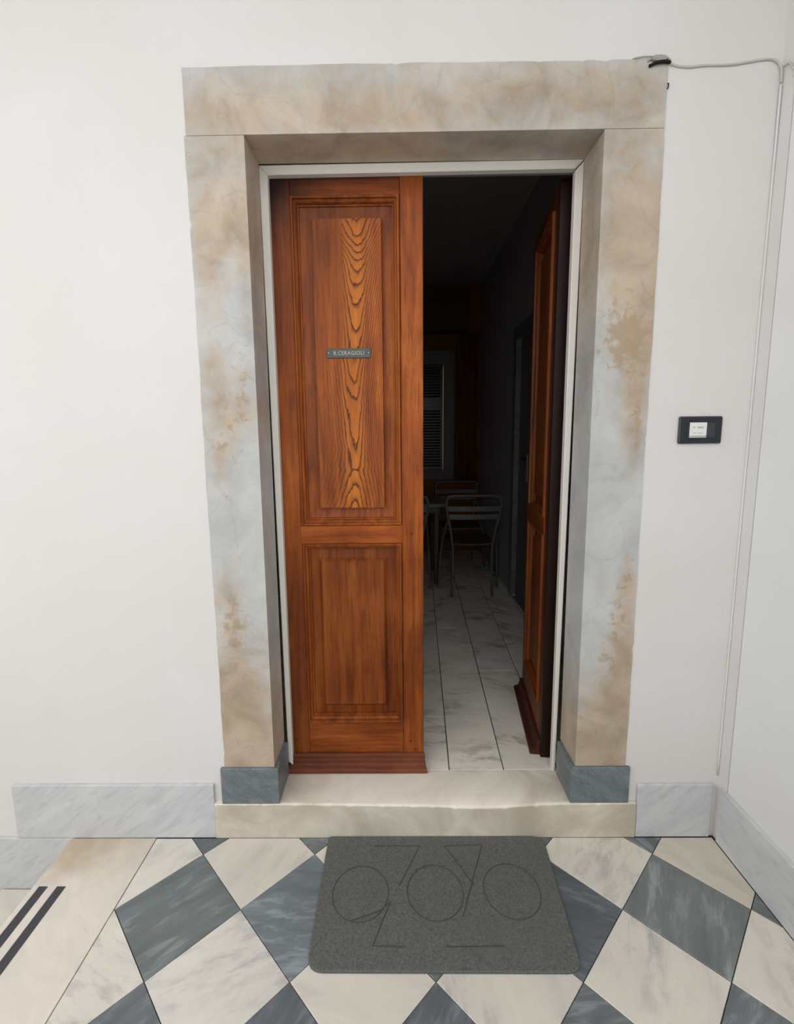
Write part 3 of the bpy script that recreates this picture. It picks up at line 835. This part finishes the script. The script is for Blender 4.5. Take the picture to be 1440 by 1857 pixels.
for x in (-.63, .37):
    for y in (-.22, .24):
        obj('leg', bx(x-.02, x+.02, y-.02, y+.02, 0, .68, bevel=.003), M_seat, tb)

# ---------------------------------------------------------------- doormat
def make_mat():
    cor = [(-.366, -.014), (.449, -.014), (.424, -.476), (-.366, -.474)]
    rad = [.012, .05, .045, .05]
    poly = []
    for i, (c, r) in enumerate(zip(cor, rad)):
        p = Vector(cor[i-1]); q = Vector(c); n = Vector(cor[(i+1) % 4])
        a = q+(p-q).normalized()*r; b = q+(n-q).normalized()*r
        for k in range(7):
            t = k/6; poly.append(tuple(a*(1-t)**2+q*2*t*(1-t)+b*t*t))
    poly = poly[::-1]
    bm = bmesh.new(); prism(bm, poly, .0012, .0095, .003)
    o = obj('doormat', bm, M_mat)
    tag(o, 'dark grey fibre doormat with rounded corners and embossed rings, against the step', 'doormat')
    def flat(bm, pts, w=.0022, closed=False):
        tube(bm, [(x, y, .0094) for x, y in (pts+[pts[0]] if closed else pts)], w, 6)
    for cx, cy in ((-.227, -.241), (.022, -.237), (.279, -.232)):
        b = bmesh.new(); flat(b, [(cx+.093*math.cos(a*math.tau/40), cy+.098*math.sin(a*math.tau/40)) for a in range(40)], .0016, True)
        obj('embossed_ring', b, M_matl, o)
    for L in ([(-.189, -.058), (-.021, -.059), (-.098, -.216)], [(.071, -.059), (.211, -.054), (.104, -.32)], [(.071, -.059), (.155, -.212)], [(-.254, -.335), (-.158, -.302), (-.127, -.273), (-.179, -.408), (-.081, -.41)], [(.043, -.41), (.215, -.408)]):
        b = bmesh.new(); flat(b, L, .0019); obj('embossed_line', b, M_matl, o)
make_mat()

# ---------------------------------------------------------------- door bell
be = empty('door_bell', (.9315, .003, 1.529)); tag(be, 'black door bell plate with a white name card on the wall right of the doorway', 'door bell')
bm = bx(-.0725, .0725, -.011, 0, -.0455, .0455, bevel=.004); obj('cover_plate', bm, M_black, be)
bm = bx(-.045, .047, -.0135, -.0105, -.030, .030, bevel=.001); obj('module', bm, M_black, be)
cd = obj('name_card', bx(-.0405, .0165, -.0165, -.0136, -.0250, .0250, bevel=.001), M_white, be)
bm = bx(-.030, -.024, -.0171, -.0166, .008, .010)
for a, b, z in ((-.016, .006, .009), (-.014, .004, .0065), (-.030, -.018, -.010), (-.014, .004, -.0105)): box(bm, a, b, -.0171, -.0166, z, z+.0012)
obj('printed_text', bm, M_ink, cd)
obj('card_edge', bx(-.0405, .0165, -.0172, -.0166, -.0212, -.0195), M_black2, cd)
bt = obj('push_button', bx(.019, .0435, -.0165, -.0136, -.024, .024, bevel=.0015), M_black2, be)

# ---------------------------------------------------------------- cables over the doorway
ca_ = [(.752, -.006, 2.640), (.775, -.001, 2.634), (.814, -.001, 2.630), (.85, -.001, 2.633), (.881, -.001, 2.634), (.93, -.001, 2.634), (.965, -.001, 2.637), (1.0, -.001, 2.642), (1.04, -.001, 2.647), (1.065, -.002, 2.646), (1.082, -.004, 2.636), (1.092, -.006, 2.615), (1.096, -.004, 2.58), (1.0985, -.001, 2.3), (1.0985, 0, 2.0), (1.0985, 0, 1.5), (1.0985, 0, .9), (1.0985, 0, .25)]
o = obj('cable', tube(bmesh.new(), smoothpath(ca_[:13], 6), .003, 8), M_cable, smooth=True)
tag(o, 'wavy painted cable running from the lintel end to the right corner', 'cable')
o = obj('cable', tube(bmesh.new(), smoothpath([(1.096, -.004, 2.575)]+ca_[13:], 6), .0035, 8), M_wall, smooth=True)
tag(o, 'cable painted over in wall white, going down the right corner', 'cable')
o = obj('cable', tube(bmesh.new(), smoothpath([(1.094, -.010, 2.622), (1.0975, -.028, 2.618), (1.098, -.05, 2.585), (1.098, -.10, 2.55), (1.098, -.5, 2.52), (1.098, -1.6, 2.50)], 6), .003, 8), M_cable, smooth=True)
tag(o, 'thin painted cable branching onto the right side wall', 'cable')
jb = empty('cable_junction', (.72, 0, 2.648)); tag(jb, 'grey bundle of taped cable ends on the top right corner of the surround', 'cable junction')
for k, P in enumerate(([(-.034, -.001, -.001), (-.015, -.006, .008), (.012, -.007, .009), (.032, -.006, -.002)],
                       [(-.030, -.004, -.016), (-.012, -.007, -.010), (.010, -.008, -.007), (.033, -.006, -.008)],
                       [(-.080, .001, .007), (-.055, -.003, .010), (-.030, -.004, .010), (-.010, -.006, .007)])):
    obj('cable_end', tube(bmesh.new(), smoothpath(P, 6), [.0026, .0045, .0036][k % 3] if k != 2 else .002, 8), [M_grey, M_iron, M_grey][k], jb, smooth=True)
bm = bmesh.new(); rr = random.Random(2)
bmesh.ops.create_icosphere(bm, subdivisions=3, radius=1)
for v in bm.verts:
    v.co *= 1+.12*rr.uniform(-1, 1); v.co = Vector((v.co.x*.026, v.co.y*.007-.005, v.co.z*.009+.004))
obj('taped_joint', bm, M_grey, jb, smooth=True)
o = obj('nail', tube(bmesh.new(), [(.752, .001, 2.587), (.7525, -.004, 2.583), (.7525, -.004, 2.574), (.752, .001, 2.571)], .0018, 6), M_iron)
tag(o, 'tiny dark nail beside the upper right edge of the stone surround', 'nail')
